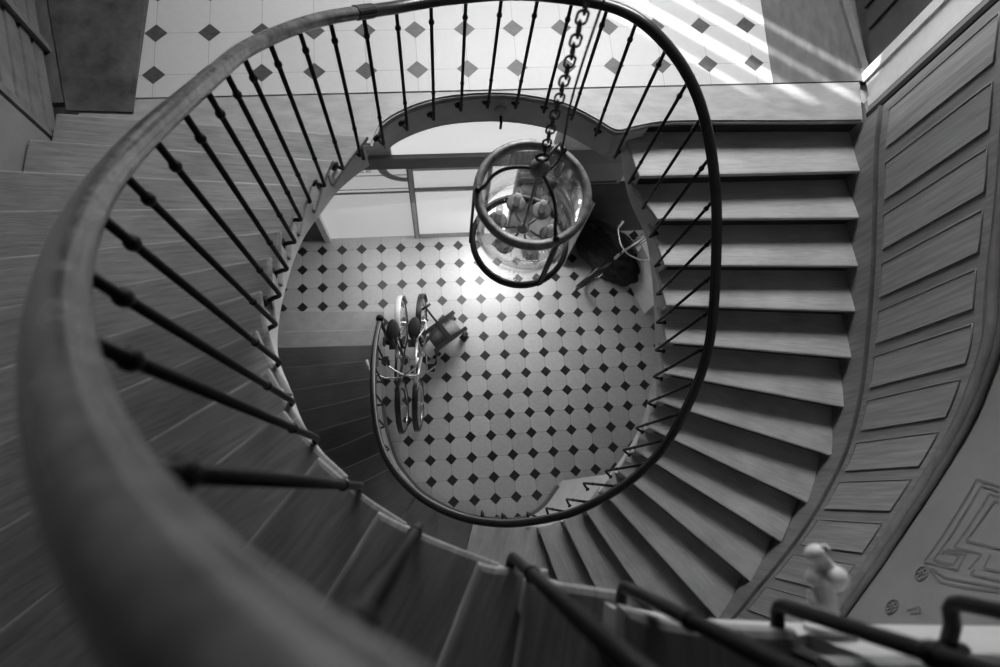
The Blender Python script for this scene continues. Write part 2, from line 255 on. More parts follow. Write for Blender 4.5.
# ------------------------------------------------------------------ stairs
def flight(name, label, noses, treadmat, n_stone=0, wall_to_floor=0, last_open=True, top_end=None, string_drop=.33, skip_rise=(), ov=.022):
    st = thing(name, label, 'staircase', (noses[0][0], noses[0][1], noses[0][4]))
    I = [Vector((a[0], a[1], a[4])) for a in noses]; O = [Vector((a[2], a[3], a[4])) for a in noses]
    N = 6
    Is = spline(I, N); Os = spline(O, N)
    n = len(I)
    TH = .045; OV = ov
    for j in range(n-1):
        z = I[j].z
        inner = [Vector((p.x, p.y, 0)) for p in Is[j*N:(j+1)*N+1]]; outer = [Vector((p.x, p.y, 0)) for p in Os[j*N:(j+1)*N+1]]
        # tread reaches a little under the next nose
        d = (inner[-1]-inner[-2]); inner.append(inner[-1]+d.normalized()*(ov+.02))
        d = (outer[-1]-outer[-2]); outer.append(outer[-1]+(d.normalized() if d.length > 1e-6 else Vector((0, 0, 0)))*(ov+.02))
        # slight overhang into the well
        inn = []
        for p in inner:
            inn.append(p.copy())
        bm = NB(); prism(bm, [(p.x, p.y) for p in inn]+[(p.x, p.y) for p in outer[::-1]], z-TH, z)
        bmesh.ops.recalc_face_normals(bm, faces=bm.faces[:])
        bmesh.ops.bevel(bm, geom=[e for e in bm.edges if abs((e.verts[0].co-e.verts[1].co).z) < 1e-5], offset=.012, segments=2, affect='EDGES', profile=.6)
        t = (Vector((O[j].x, O[j].y, 0))-Vector((I[j].x, I[j].y, 0))).normalized(); nn = Vector((-t.y, t.x, 0)); ctr = sum((v.co for v in bm.verts), Vector())/len(bm.verts)
        a0 = Vector((I[j].x, I[j].y, 0))
        if nn.dot(ctr-a0) < 0: nn = -nn
        uvl = bm.loops.layers.uv.new('UVMap')
        for f in bm.faces:
            for lp in f.loops:
                d = lp.vert.co-a0; lp[uvl].uv = (d.dot(t)+j*3.7, d.dot(nn))
        link('tread', bm, M_STONE if j < n_stone else (M_TREAD_SHADED if n_stone and j < 11 else treadmat), st)
    for j in range(n):
        if j in skip_rise: continue
        a = I[j]; b = O[j]; dn = Vector((I[min(j+1, n-1)]-I[max(j-1, 0)])); dn.z = 0
        t = (b-a); t.z = 0; nrm = Vector((-t.y, t.x, 0)).normalized()
        if nrm.dot(dn) < 0: nrm = -nrm
        z1 = a.z-TH+.002; z0 = (I[j-1].z-.01) if j else a.z-(noses[1][4]-noses[0][4])+.001
        bm = NB()
        a2 = a+t.normalized()*.035; q = [a2+nrm*OV, b+nrm*OV, b+nrm*(OV+.022), a2+nrm*(OV+.022)]
        prism(bm, [(p.x, p.y) for p in q], z0, z1)
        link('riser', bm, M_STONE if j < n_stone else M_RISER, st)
    # string: stepped top, smooth underside
    bm = NB(); fr = []; sh = 1 if ov > .03 else 0
    rise = noses[1][4]-noses[0][4]
    for j in range(n-1):
        for k in range(N+1):
            p = Is[min(j*N+k+sh, len(Is)-1)]; q = Vector((WC.x-p.x, WC.y-p.y, 0)).normalized()
            zs = I[j].z + rise*k/N
            bot = zs-string_drop
            if j < wall_to_floor: bot = 0.0
            fr.append((p-q*.016, p-q*.075, I[j].z-TH+.004, max(bot, 0.0)))
    vs = []
    for a, b, zt, zb in fr:
        vs.append([bm.verts.new((a.x, a.y, zt)), bm.verts.new((b.x, b.y, zt)), bm.verts.new((b.x, b.y, zb)), bm.verts.new((a.x, a.y, zb))])
    for i in range(len(vs)-1):
        for k in range(4): bm.faces.new((vs[i][k], vs[i][(k+1) % 4], vs[i+1][(k+1) % 4], vs[i+1][k]))
    bm.faces.new(vs[0][::-1]); bm.faces.new(vs[-1])
    link('string_board', bm, M_STRING, st)
    # soffit slab
    bm = NB(); vs = []
    for i, (p, q) in enumerate(zip(Is, Os)):
        zs = p.z-string_drop+.01
        if zs < .05: continue
        w = Vector((WC.x-p.x, WC.y-p.y, 0)).normalized()
        a = p-w*.06
        vs.append([bm.verts.new((a.x, a.y, zs)), bm.verts.new((q.x, q.y, zs)), bm.verts.new((q.x, q.y, zs+.03)), bm.verts.new((a.x, a.y, zs+.03))])
    for i in range(len(vs)-1):
        for k in range(4): bm.faces.new((vs[i][k], vs[i][(k+1) % 4], vs[i+1][(k+1) % 4], vs[i+1][k]))
    link('soffit', bm, M_PLAST, st)
    return st, Is, Os
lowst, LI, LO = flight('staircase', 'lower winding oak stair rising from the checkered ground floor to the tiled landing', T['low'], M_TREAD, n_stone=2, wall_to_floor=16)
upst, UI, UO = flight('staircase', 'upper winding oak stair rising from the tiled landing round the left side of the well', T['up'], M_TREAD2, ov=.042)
# base plinth of the curved wall under the lower winders
bm = NB(); pts = []
for p in LI[5*6:16*6-2]:
    q = Vector((WC.x-p.x, WC.y-p.y, 0)).normalized(); pts.append(Vector((p.x, p.y, 0))-q*.01)
sweep(bm, [p+Vector((0, 0, .07)) for p in pts], [(-.03, -.07), (.03, -.07), (.03, .06), (.018, .07), (-.03, .07)])
struct(link('baseboard_well', bm, mat('plinth_paint', .17, .6, .15, 8)))

# ------------------------------------------------------------------ landing
LE = [Vector((*p, 0)) for p in T['ledge']]
yaw = .0636
def ly(x, y0): return y0+math.tan(yaw)*x
edge = spline(LE, 5)
ups0 = T['up'][0]; low0 = T['low'][-1]
edge_poly = [(low0[2], low0[3]+.005)] + [(p.x, p.y) for p in edge] + [(ups0[0], ups0[1]+.05), (-2.33, 2.27)]
bm = NB(); prism(bm, edge_poly + [(-2.33, ly(-2.33, 2.64)), (2.95, ly(2.95, 2.64))], ZL-.05, ZL)
bmesh.ops.recalc_face_normals(bm, faces=bm.faces[:])
bmesh.ops.bevel(bm, geom=[e for e in bm.edges if abs((e.verts[0].co-e.verts[1].co).z) < 1e-5], offset=.012, segments=2, affect='EDGES')
struct(link('floor_landing_nosing', bm, M_WOODF))
M_LTILE = tile_mat('landing_tiles', .46, .06, (-1.897, 2.685), .0636, .3396, .318, .215, .006, .42, .03)
M_LTILE.node_tree.nodes['Principled BSDF'].inputs['Specular IOR Level'].default_value = .25
M_GTILE = tile_mat('ground_tiles', .50, .012, (-1.3617*GS, 3.3416*GS), .0558, .2481*GS, .2481*GS, .27, .012, .38, .10)
def quad_floor(name, x0, x1, y0, y1, z0, z1, m):
    bm = NB(); prism(bm, [(x0, ly(x0, y0)), (x1, ly(x1, y0)), (x1, y1), (x0, y1)], z0, z1); return struct(link(name, bm, m))
YB = 5.3
quad_floor('floor_landing', -1.99, 2.29, 2.64, YB, ZL-.05, ZL+.001, M_LTILE)
quad_floor('floor_landing_right', 2.29, 3.1, 2.64, YB, ZL-.05, ZL, M_WOODD)
quad_floor('floor_landing_left', -5.1, -1.99, 2.62, YB, ZL-.05, ZL, M_WOODD)
bm = NB(); prism(bm, [(-2.39, 2.40), (-1.985, 2.40), (-2.02, 3.9), (-2.82, 3.9)], ZL, ZL+.012); bmesh.ops.bevel(bm, geom=bm.edges[:], offset=.004, segments=1, affect='EDGES')
tag(link('doormat', bm, M_MAT), 'large dark worn mat lying on the landing at the top left beside the white tiles', 'mat')
# landing string (curved fascia) and slab
def fascia(pts, z1, z0, off, th):
    bm = NB(); vs = []
    for p in pts:
        q = Vector((WC.x-p[0], WC.y-p[1], 0)).normalized()
        a = Vector((p[0], p[1], 0))-q*off; b = a-q*th
        vs.append([bm.verts.new((a.x, a.y, z1)), bm.verts.new((b.x, b.y, z1)), bm.verts.new((b.x, b.y, z0)), bm.verts.new((a.x, a.y, z0))])
    for i in range(len(vs)-1):
        for k in range(4): bm.faces.new((vs[i][k], vs[i][(k+1) % 4], vs[i+1][(k+1) % 4], vs[i+1][k]))
    bm.faces.new(vs[0][::-1]); bm.faces.new(vs[-1]); return bm
fp = [p for p in edge[:-1] if p.x < 1.40]
struct(link('trim_1', fascia(fp, ZL-.046, ZL-.33, .004, .06), M_STRING))
struct(link('trim_2', fascia(fp, ZL-.047, ZL-.066, -.006, .03), M_STRING))
bm = NB(); prism(bm, [(p[0], p[1]+.22) for p in edge_poly[:-1]] + [(-3.4, 2.5), (-3.4, YB), (3.1, YB), (3.1, 2.6)], ZL-.30, ZL-.05)
struct(link('ceiling_entrance', bm, M_PLAST))

# ------------------------------------------------------------------ railing
bal = T['bal']
tops = [Vector(b[1]) for b in bal] + [Vector(p) for p in T['lowrail']]
rl = thing('stair_railing', 'long curved wooden handrail on slim black iron balusters around the open stairwell', 'railing', tuple(tops[-1]-Vector((0, 0, 1.03))))
sp = spline([Vector((1.15, -.05, HG+.6))] + tops, 4)
# smooth the vertical noise of the path
for it in range(6):
    sp = [sp[0]] + [(sp[i-1]+sp[i]*2+sp[i+1])/4 for i in range(1, len(sp)-1)] + [sp[-1]]
H = .5
hp_ = [(0, .036), (-.013, .034), (-.023, .028), (-.028, .019), (-.0255, .013), (-.031, .010), (-.033, .003), (-.029, -.005), (-.022, -.014)]
prof = hp_ + [(-a, b) for a, b in hp_[:0:-1]]
pr = [(a*.96, b-.008) for a, b in prof]
iron0 = 22   # joint near the balusters at the back: the rail is one piece of pale polished wood on the near side
cut = 4*(5+14)
bm = NB(); sweep(bm, sp[:cut+1], pr); hr1 = link('handrail', bm, M_RAIL, rl, True); hr1['label'] = 'polished handrail, paler left run'
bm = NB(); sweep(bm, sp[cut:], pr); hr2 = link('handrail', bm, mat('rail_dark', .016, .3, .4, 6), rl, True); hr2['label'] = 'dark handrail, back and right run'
bm = NB(); sweep(bm, sp[cut-1:cut+2], [(a*1.12, (b+.008)*1.12-.008) for a, b in pr]); link('rail_joint', bm, M_IRON, rl)
bm = NB(); e = sp[-1]; ell(bm, (e.x, e.y, e.z+.02), (.045, .045, .04)); link('rail_end_knob', bm, M_IRON, rl, True)
def near_rail(p):
    return min(sp, key=lambda q: (q.x-p.x)**2+(q.y-p.y)**2+.15*(q.z-p.z)**2)
def baluster(e, t):
    e = Vector(e); t = Vector(t)
    q = near_rail(t); t = Vector((t.x, t.y, q.z+.004))
    out = Vector((e.x-WC.x, e.y-WC.y, 0)).normalized()
    d = (t-e).normalized(); R = .0098
    foot = e-Vector((0, 0, .03 if e.z > ZL+.2 else 0))+out*(.058 if abs(e.z-ZL+.09) < .02 else .072)
    bend = [foot, e+out*.03, e+out*.012+d*.004, e+out*.003+d*.013, e+d*.03]
    bm = NB(); tube(bm, bend+[e+d*.30, t], R*1.05, 8)
    b = link('baluster', bm, M_IRON, rl, True)
    L = (t-e).length
    bm = NB(); h = L-.155
    lathe(bm, e+d*h, d, [(-.014, .0105), (-.010, .0145), (-.005, .0160), (.005, .0160), (.010, .0145), (.014, .0105)], 12); link('collar', bm, M_IRON, b, True)
    bm = NB(); lathe(bm, e+d*.31, d, [(-.010, .0105), (-.005, .0135), (.005, .0135), (.010, .0105)], 10); link('collar', bm, M_IRON, b, True)
    q_ = 1.0 if e.z > ZL-.12 else .6
    bm = NB(); lathe(bm, foot, -out, [(-.004, .029*q_), (.006, .030*q_), (.011, .026*q_), (.015, .014)], 14); link('rosette', bm, M_IRON, b, True)
for e, t in bal: baluster(e, t)
# balusters of the first steps, below the newel end of the rail
for k in range(1, len(T['lowrail'])-1):
    p = Vector(T['lowrail'][k]); baluster(p-Vector((0, 0, 1.02)), p)
e = sp[-1]
bm = NB(); lathe(bm, (e.x, e.y, T['rl']), (0, 0, 1), [(0, .05), (.03, .05), (.06, .03), (.12, .024), (.5, .02), (e.z-T['rl']-.1, .022), (e.z-T['rl']-.05, .032), (e.z-T['rl'], .02)], 14); link('newel_post', bm, M_IRON, rl, True)

# ------------------------------------------------------------------ ground floor
bm = NB(); box(bm, (-3.4, -2.2, -.1), (3.6, 3.9, 0)); struct(link('floor', bm, M_GTILE))
gy = lambda x: 3.34*GS+.0558*x     # back wall of the entrance hall
ga = math.atan(.0558)
def gbox(bm, x0, x1, d0, d1, z0, z1):
    """box standing along the back wall; d = distance in front of it"""
    x0 *= GS; x1 *= GS; z0 *= GS; z1 *= GS
    a = [(x0, gy(x0)-d0), (x1, gy(x1)-d0), (x1, gy(x1)-d1), (x0, gy(x0)-d1)]; prism(bm, a, z0, z1)
bm = NB(); gbox(bm, -3.4, 3.6, -.22, 0, 0, (ZL-.3)/GS); struct(link('wall_back', bm, M_PLAST))
bm = NB(); gbox(bm, -3.4, 3.6, 0, .05, 1.80, 2.00); struct(link('trim_3', bm, mat('transom_bar', .16, .6, .1, 6)))
bm = NB(); gbox(bm, -.55, 1.05, 0, .012, 2.02, 2.62); struct(link('window_1', bm, M_TRANSOM))
# dark doorway on the left with its white post
d1 = thing('door', 'dark door in shadow at the left end of the entrance wall, white jamb beside it', 'door', (-2.2, gy(-2.2)-.04, 0))
d1['kind'] = 'structure'
bm = NB(); gbox(bm, -2.7, -1.56, 0, .035, .005, 1.78); link('door_leaf', bm, M_DOOR, d1)
bm = NB(); gbox(bm, -1.56, -1.49, 0, .07, .0, 1.80); link('jamb', bm, M_CASE, d1)
bm = NB(); gbox(bm, -2.5, -1.75, .034, .045, .25, .9); gbox(bm, -2.5, -1.75, .034, .045, 1.0, 1.65); link('panel', bm, M_DOOR, d1)
# etched glass screen with bands, arch and key border
gs = thing('door', 'wide etched glass panel with key border and arch left of the glazed door', 'door', (-.95, gy(-.95)-.02, 0)); gs['kind'] = 'structure'
bm = NB(); gbox(bm, -1.49, -.425, 0, .008, .0, 1.8); link('pane', bm, M_FROST2, gs)
bm = NB()
gbox(bm, -1.48, -.43, .008, .011, 1.20, 1.245); gbox(bm, -1.48, -.43, .008, .011, 1.30, 1.315)
gbox(bm, -1.48, -.43, .008, .011, 1.60, 1.615)
def arch(cx, cz, R, w, a0, a1, k=14):
    for i in range(k):
        b = [a0+(a1-a0)*(i+q)/k for q in (0, 1)]
        P = [(cx+math.cos(b[0])*R, cz+math.sin(b[0])*R), (cx+math.cos(b[1])*R, cz+math.sin(b[1])*R), (cx+math.cos(b[1])*(R-w), cz+math.sin(b[1])*(R-w)), (cx+math.cos(b[0])*(R-w), cz+math.sin(b[0])*(R-w))]
        f = [bm.verts.new((x*GS, gy(x*GS)-.011, z*GS)) for x, z in P]; bm.faces.new(f)
arch(-.42, 1.76, .30, .09, PI, 1.5*PI)
for i in range(9):
    x = -1.44+i*.075
    gbox(bm, x, x+.05, .008, .011, 1.68, 1.69); gbox(bm, x, x+.012, .008, .011, 1.68, 1.75); gbox(bm, x+.02, x+.05, .008, .011, 1.715, 1.725)
link('etching', bm, mat('pale_band', .45, .8, .1, 10), gs)
# glazed entrance door
gd = thing('door', 'tall glazed entrance door with thin dark frame lines, daylight behind it', 'door', (.02, gy(.02)-.03, 0)); gd['kind'] = 'structure'
bm = NB(); gbox(bm, -.41, -.37, 0, .05, 0, 1.8); gbox(bm, .43, .47, 0, .05, 0, 1.8); gbox(bm, -.37, .43, 0, .05, 0, .06); gbox(bm, -.37, .43, 0, .05, 1.28, 1.32); gbox(bm, -.37, .43, 0, .05, 1.75, 1.8); link('door_frame', bm, M_CASE, gd)
bm = NB(); gbox(bm, -.425, -.41, 0, .055, 0, 1.8); gbox(bm, -.37, -.36, 0, .055, .05, 1.8); gbox(bm, -.37, .43, 0, .055, 1.32, 1.33); gbox(bm, -.37, .43, 0, .055, .055, .065); link('frame_bead', bm, M_GREYD, gd)
bm = NB(); gbox(bm, -.36, .43, .0, .02, .065, 1.28); link('pane', bm, M_FROST, gd)
bm = NB(); gbox(bm, -.36, .43, .0, .02, 1.33, 1.75); link('pane', bm, M_FROST, gd)
bm = NB(); gbox(bm, .48, .74, 0, .02, 0, 1.8); struct(link('window_2', bm, M_OPENING))
gp = thing('door', 'grey panelled door leaf standing ajar behind the lantern on the entrance wall', 'door', (1.95, 3.42, 0)); gp['kind'] = 'structure'
bm = NB(); gbox(bm, .76, 1.95, 0, .03, 0, 1.8); link('side_panel', bm, M_GREYD, gp)
bm = NB(); gbox(bm, .76, .79, .03, .04, 0, 1.8); gbox(bm, .79, 1.9, .03, .04, 1.34, 1.37); link('rail', bm, M_DOOR, gp)
bm = NB(); prism(bm, [(1.10, 3.50), (1.58, 3.04), (1.605, 3.065), (1.13, 3.53)], 0, 1.8*GS); link('door_leaf', bm, M_GREYD, gp)
bm = NB(); box(bm, (1.50, 3.08, 1.0), (1.54, 3.16, 1.10)); link('lock', bm, M_IRON, gp)
bm = NB(); gbox(bm, 1.38, 3.6, .0, .06, 0, 1.30); struct(link('baseboard_back', bm, M_DOOR))
# white boarded cupboard end under the stair
CB0 = (2.30*GS, 2.83*GS); CB1 = (2.55*GS, 2.25*GS)
bm = NB(); bmesh.ops.create_icosphere(bm, subdivisions=5, radius=1)
import mathutils
for v in bm.verts:
    d_ = v.co.copy(); k_ = 1+.16*mathutils.noise.noise(d_*2.3)+.09*mathutils.noise.noise(d_*6)+.05*mathutils.noise.noise(d_*14)
    v.co = Vector((2.13+d_.x*.40*k_, 3.10+d_.y*.34*k_-.25*d_.x, max(0.0, .36+d_.z*.42*k_)))
tag(link('tarpaulin', bm, mat('dark_cover', .012, .9, .7, 9, (1, 1, 1), .6), None, True), 'dark crumpled cover heaped in the shadowed corner behind the lantern', 'cover')
cb = thing('cupboard', 'low white boarded cupboard standing under the right-hand stair flight', 'cupboard', (2.4, 2.2, 0))
bm = NB(); prism(bm, [CB0, CB1, (2.8*GS, 2.25*GS), (2.8*GS, 2.83*GS)], .0, .92); link('body', bm, M_PLAST, cb)
bm = NB(); prism(bm, [(CB0[0]-.02, CB0[1]+.02), (CB1[0]-.02, CB1[1]-.02), (2.81*GS, 2.23*GS), (2.81*GS, 2.85*GS)], .92, .95); link('top', bm, M_CASE, cb)

# ------------------------------------------------------------------ right wall with wainscot
W = [Vector((*p, 0)) for p in T['wall']]
cum = [0.0]
for a, b in zip(W[:-1], W[1:]): cum.append(cum[-1]+(b-a).length)
LOs = LO
def tread_z(p):
    # level of the stair pitch line next to wall point p
    best = min(range(len(LOs)), key=lambda i: (LOs[i].x-p.x)**2+(LOs[i].y-p.y)**2)
    return min(LOs[best].z, ZL)
zt = [tread_z(p) for p in W]
for it in range(14): zt = [zt[0]]+[(zt[i-1]+2*zt[i]+zt[i+1])/4 for i in range(1, len(zt)-1)]+[zt[-1]]
# top of the wainscot from the photographed dado line
DD = [Vector(d) for d in T['dado']]
def dado_h(i):
    p = W[i]; best = min(range(len(DD)), key=lambda k: (DD[k].x-p.x)**2+(DD[k].y-p.y)**2)
    ds = (DD[best]-p); ds.z = 0
    if ds.length < .12: return DD[best].z-zt[i]
    return None
hh = [dado_h(i) for i in range(len(W))]
known = [i for i, h in enumerate(hh) if h is not None]
for i in range(len(W)):
    if hh[i] is None:
        lo = max([k for k in known if k < i], default=None); hi = min([k for k in known if k > i], default=None)
        if lo is None: hh[i] = hh[hi]
        elif hi is None: hh[i] = hh[lo]
        else: hh[i] = hh[lo]+(hh[hi]-hh[lo])*(i-lo)/(hi-lo)
for it in range(20): hh = [hh[0]]+[(hh[i-1]+2*hh[i]+hh[i+1])/4 for i in range(1, len(hh)-1)]+[hh[-1]]
zd = [z+h for z, h in zip(zt, hh)]
def nrm(i):
    t = W[min(i+1, len(W)-1)]-W[max(i-1, 0)]; n = Vector((t.y, -t.x, 0)).normalized()
    return n if n.dot(WC-W[i]) > 0 else -n
NW = [nrm(i) for i in range(len(W))]
def wallstrip(i0, i1, f0, f1, off, back):
    bm = NB(); vs = []
    for i in range(i0, i1+1):
        a = W[i]+NW[i]*off; b = W[i]-NW[i]*back; z0 = f0(i); z1 = f1(i)
        vs.append([bm.verts.new((a.x, a.y, z0)), bm.verts.new((a.x, a.y, z1)), bm.verts.new((b.x, b.y, z1)), bm.verts.new((b.x, b.y, z0))])
    for i in range(len(vs)-1):
        for k in range(4): bm.faces.new((vs[i][k], vs[i][(k+1) % 4], vs[i+1][(k+1) % 4], vs[i+1][k]))
    bm.faces.new(vs[0][::-1]); bm.faces.new(vs[-1]); return bm
n_ = len(W)-1
struct(link('wall_right', wallstrip(0, n_, lambda i: 0, lambda i: 10.2, .0, .2), M_WALLP))
i0 = min(i for i in range(len(W)) if W[i].y < 2.53)
struct(link('trim_5', wallstrip(i0, n_, lambda i: zt[i]-.35, lambda i: zd[i], .018, 0), M_WAINS))
struct(link('baseboard_right', wallstrip(i0, n_, lambda i: zt[i]-.3, lambda i: zt[i]+.17, .030, 0), M_WAINS))
bm = NB(); sweep(bm, [W[i]+NW[i]*.03+Vector((0, 0, zt[i]+.175)) for i in range(i0, n_+1)], [(-.012, -.01), (.012, -.01), (.012, .01), (-.012, .01)]); struct(link('trim_6', bm, M_DADO))
for k, (dz, r, off) in enumerate([(0, .036, .03), (.055, .022, .022), (-.06, .016, .02)]):
    bm = NB(); tube(bm, [W[i]+NW[i]*off+Vector((0, 0, zd[i]+dz)) for i in range(i0, n_+1)], r, 8); struct(link('trim_%d' % (7+k), bm, M_DADO if k else mat('dado_light', .16, .4, .25, 8), None, True))
# panels
def at_s(s):
    for i in range(len(cum)-1):
        if cum[i+1] >= s:
            f = (s-cum[i])/(cum[i+1]-cum[i]); n = (NW[i]*(1-f)+NW[i+1]*f).normalized()
            return W[i].lerp(W[i+1], f), n, zt[i]*(1-f)+zt[i+1]*f, zd[i]*(1-f)+zd[i+1]*f
    return W[-1], NW[-1], zt[-1], zd[-1]
s = .24; k = 0
while s < cum[-1]-.35:
    w = .215
    P = [at_s(s+w*q/4) for q in range(5)]
    def pt(q, h, off):
        p, n, z0, z1 = P[q]; a = z0+.27; b = z1-.15
        v = p+n*off; return (v.x, v.y, a+(b-a)*h)
    bm = NB()
    g = [[bm.verts.new(pt(q, h, .026)) for q in range(5)] for h in (0, 1)]
    g2 = [[bm.verts.new(pt(q, h, .018)) for q in range(5)] for h in (0, 1)]
    for q in range(4):
        bm.faces.new((g[0][q], g[0][q+1], g[1][q+1], g[1][q])); bm.faces.new((g2[0][q], g2[0][q+1], g[0][q+1], g[0][q])); bm.faces.new((g[1][q], g[1][q+1], g2[1][q+1], g2[1][q]))
    bm.faces.new((g2[0][0], g[0][0], g[1][0], g2[1][0])); bm.faces.new((g[0][4], g2[0][4], g2[1][4], g[1][4]))
    pn = struct(link('trim_panel', bm, M_PANEL))
    bm = NB()
    ring = [pt(q, 0, .028) for q in range(5)]+[pt(4, h, .028) for h in (.25, .5, .75)]+[pt(q, 1, .028) for q in (4, 3, 2, 1, 0)]+[pt(0, h, .028) for h in (.75, .5, .25)]
    tube(bm, ring, .0045, 6, closed=True); link('moulding', bm, mat('panel_mould', .21, .5) if k == 0 else bpy.data.materials['panel_mould'], pn, True)
    s += .305; k += 1
# stencilled ornament on the plaster
bm = NB()
def inward(p):
    i = min(range(len(W)), key=lambda i: (W[i].x-p.x)**2+(W[i].y-p.y)**2); return NW[i]
for pl in T['sten']:
    pl = [Vector(p) for p in pl if p]
    for a, b in zip(pl[:-1], pl[1:]):
        m_ = max(1, int((b-a).length/.06))
        n = inward(a); t = (b-a).normalized(); sd = t.cross(n).normalized()*.007
        for q in range(m_):
            A = a.lerp(b, q/m_); B = a.lerp(b, (q+1)/m_)
            # keep each short piece on the curved plaster face
            out = []
            for X in (A, B):
                i = min(range(len(W)), key=lambda i: (W[i].x-X.x)**2+(W[i].y-X.y)**2)
                d = (Vector((X.x, X.y, 0))-W[i]).dot(NW[i]); out.append(X+NW[i]*(.004-d))
            A, B = out
            bm.faces.new([bm.verts.new(v) for v in (A-sd, B-sd, B+sd, A+sd)])
struct(link('trim_10', bm, M_STEN))
for c in T['ros']:
    c = Vector(c); n = inward(c); bm = NB(); s_, u_ = frame_of(n)
    torus(bm, c, n, .045, .0045, 20, 5)
    for q in range(6):
        a = q*PI/3; d = s_*math.cos(a)+u_*math.sin(a); torus(bm, c+d*.026, n, .014, .004, 10, 5)
    torus(bm, c, n, .009, .005, 10, 5)
    struct(link('trim_11', bm, M_STEN))

# door casing and dark door at the right end of the landing
bm = NB()
for x0, x1, d in ((2.56, 2.62, .03), (2.62, 2.69, .05), (2.69, 2.82, .035), (2.82, 2.89, .055)):
    box(bm, (3.025-d, x0, ZL), (3.08, x1, 7.6))
struct(link('trim_12', bm, M_CASE))
bm = NB(); box(bm, (2.945, 2.527, ZL), (3.03, 2.56, 7.8)); struct(link('trim_13', bm, M_BLACK))
dr = thing('door', 'dark timber door beside the pale moulded casing at the right end of the landing', 'door', (3.02, 3.6, ZL)); dr['kind'] = 'structure'
bm = NB(); box(bm, (3.02, 2.89, ZL+.01), (3.06, 4.0, 7.5)); link('door_leaf', bm, M_DOOR, dr)
bm = NB(); box(bm, (3.005, 3.18, ZL+.1), (3.02, 3.19, 7.4)); box(bm, (3.005, 3.36, ZL+.1), (3.02, 3.37, 7.4)); link('bead', bm, M_BLACK, dr)
bm = NB(); prism(bm, [(2.965, 2.89), (3.015, 2.89), (2.915, 4.0), (2.845, 4.0)], ZL, ZL+.03); link('threshold', bm, mat('threshold_wood', .13, .4, .3, 8), dr)
# upper landing walls (behind the picture), window that lets the sun in
SX0, SX1, SZ0, SZ1 = -2.33, -.78, ZL+.95, ZL+2.6       # tall window the sun comes through
WX0, WX1, WZ0, WZ1 = -.55, 2.6, ZL+2.25, ZL+3.6            # wide window that lights the stairwell
bm = NB()
box(bm, (-5.2, YB, ZL-.3), (SX0, YB+.25, 10.2)); box(bm, (SX0, YB, ZL-.3), (SX1, YB+.25, SZ0)); box(bm, (SX0, YB, SZ1), (SX1, YB+.25, 10.2))
box(bm, (SX1, YB, ZL-.3), (WX0, YB+.25, 10.2)); box(bm, (WX1, YB, ZL-.3), (3.4, YB+.25, 10.2)); box(bm, (WX0, YB, ZL-.3), (WX1, YB+.25, WZ0)); box(bm, (WX0, YB, WZ1), (WX1, YB+.25, 10.2))
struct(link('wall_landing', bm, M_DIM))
for nm, x0, x1, z0, z1, xs in (('window_3', SX0, SX1, SZ0, SZ1, (.36, .76, 1.12)), ('window_4', WX0, WX1, WZ0, WZ1, (.8, 1.6, 2.4))):
    wf = NB()
    for x in (0, x1-x0-.06): box(wf, (x0+x, YB+.05, z0), (x0+x+.06, YB+.12, z1))
    for x in xs: box(wf, (x0+x, YB+.04, z0), (x0+x+.16, YB+.12, z1))
    for z in (z0, z1-.06): box(wf, (x0, YB+.05, z), (x1, YB+.12, z+.06))
    w3 = struct(link(nm, wf, M_CASE))
    bm = NB(); box(bm, (x0, YB+.08, z0), (x1, YB+.085, z1)); link('pane', bm, M_GLASS, w3)
bm = NB(); box(bm, (3.08, 2.6, ZL-.3), (3.3, YB, 10.2)); struct(link('wall_landing_right', bm, M_DIM))
# left wall of the upper flight
bm = NB(); box(bm, (-2.6, 1.0, ZL-.3), (-2.345, 2.10, 10.2)); box(bm, (-2.9, -1.9, ZL-.3), (-2.35, 1.0, 10.2)); struct(link('wall_left', bm, M_WALLG))
bm = NB(); box(bm, (-5.2, 2.1, ZL-.3), (-5.0, YB, 10.2)); box(bm, (-5.2, 2.0, ZL-.3), (-2.6, 2.12, 10.2)); struct(link('wall_landing_left', bm, M_DIM))
bm = NB(); box(bm, (-3.4, -2.2, 0), (-2.46, 3.3, ZL-.35)); struct(link('wall_entrance_left', bm, M_WALLG))
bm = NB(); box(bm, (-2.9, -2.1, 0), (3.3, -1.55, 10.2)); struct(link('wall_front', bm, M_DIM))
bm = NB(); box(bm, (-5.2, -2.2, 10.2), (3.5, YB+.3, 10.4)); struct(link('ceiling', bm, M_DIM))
# slatted wainscot with corner post at the far left of the landing
lv = thing('louvred_shutter', 'louvred wooden shutter with moulded posts at the far left beside the dark mat', 'shutter', (-2.40, 2.3, ZL))
A_ = Vector((-2.36, 2.125, 0)); B_ = Vector((-2.69, 3.25, 0)); D_ = (B_-A_).normalized(); G_ = Vector((-D_.y, D_.x, 0))
def along(bm, s0, s1, d0, d1, z0, z1):
    prism(bm, [tuple((A_+D_*s+G_*d)[:2]) for s, d in ((s0, d0), (s1, d0), (s1, d1), (s0, d1))], z0, z1)
for s0 in (0, .74):
    bm = NB(); along(bm, s0, s0+.075, 0, .05, ZL, 6.4); along(bm, s0+.018, s0+.057, -.014, .0, ZL, 6.4); along(bm, s0-.012, s0+.012, -.02, .0, ZL, 6.4); link('post', bm, M_LOUV, lv)
    bm = NB()
    for k in range(17):
        z = ZL+.03+k*.135; along(bm, s0+.075, s0+.74, .015, .05, z, z+.09); along(bm, s0+.075, s0+.74, .03, .06, z+.09, z+.135)
    link('slat_panel', bm, M_LOUV, lv)
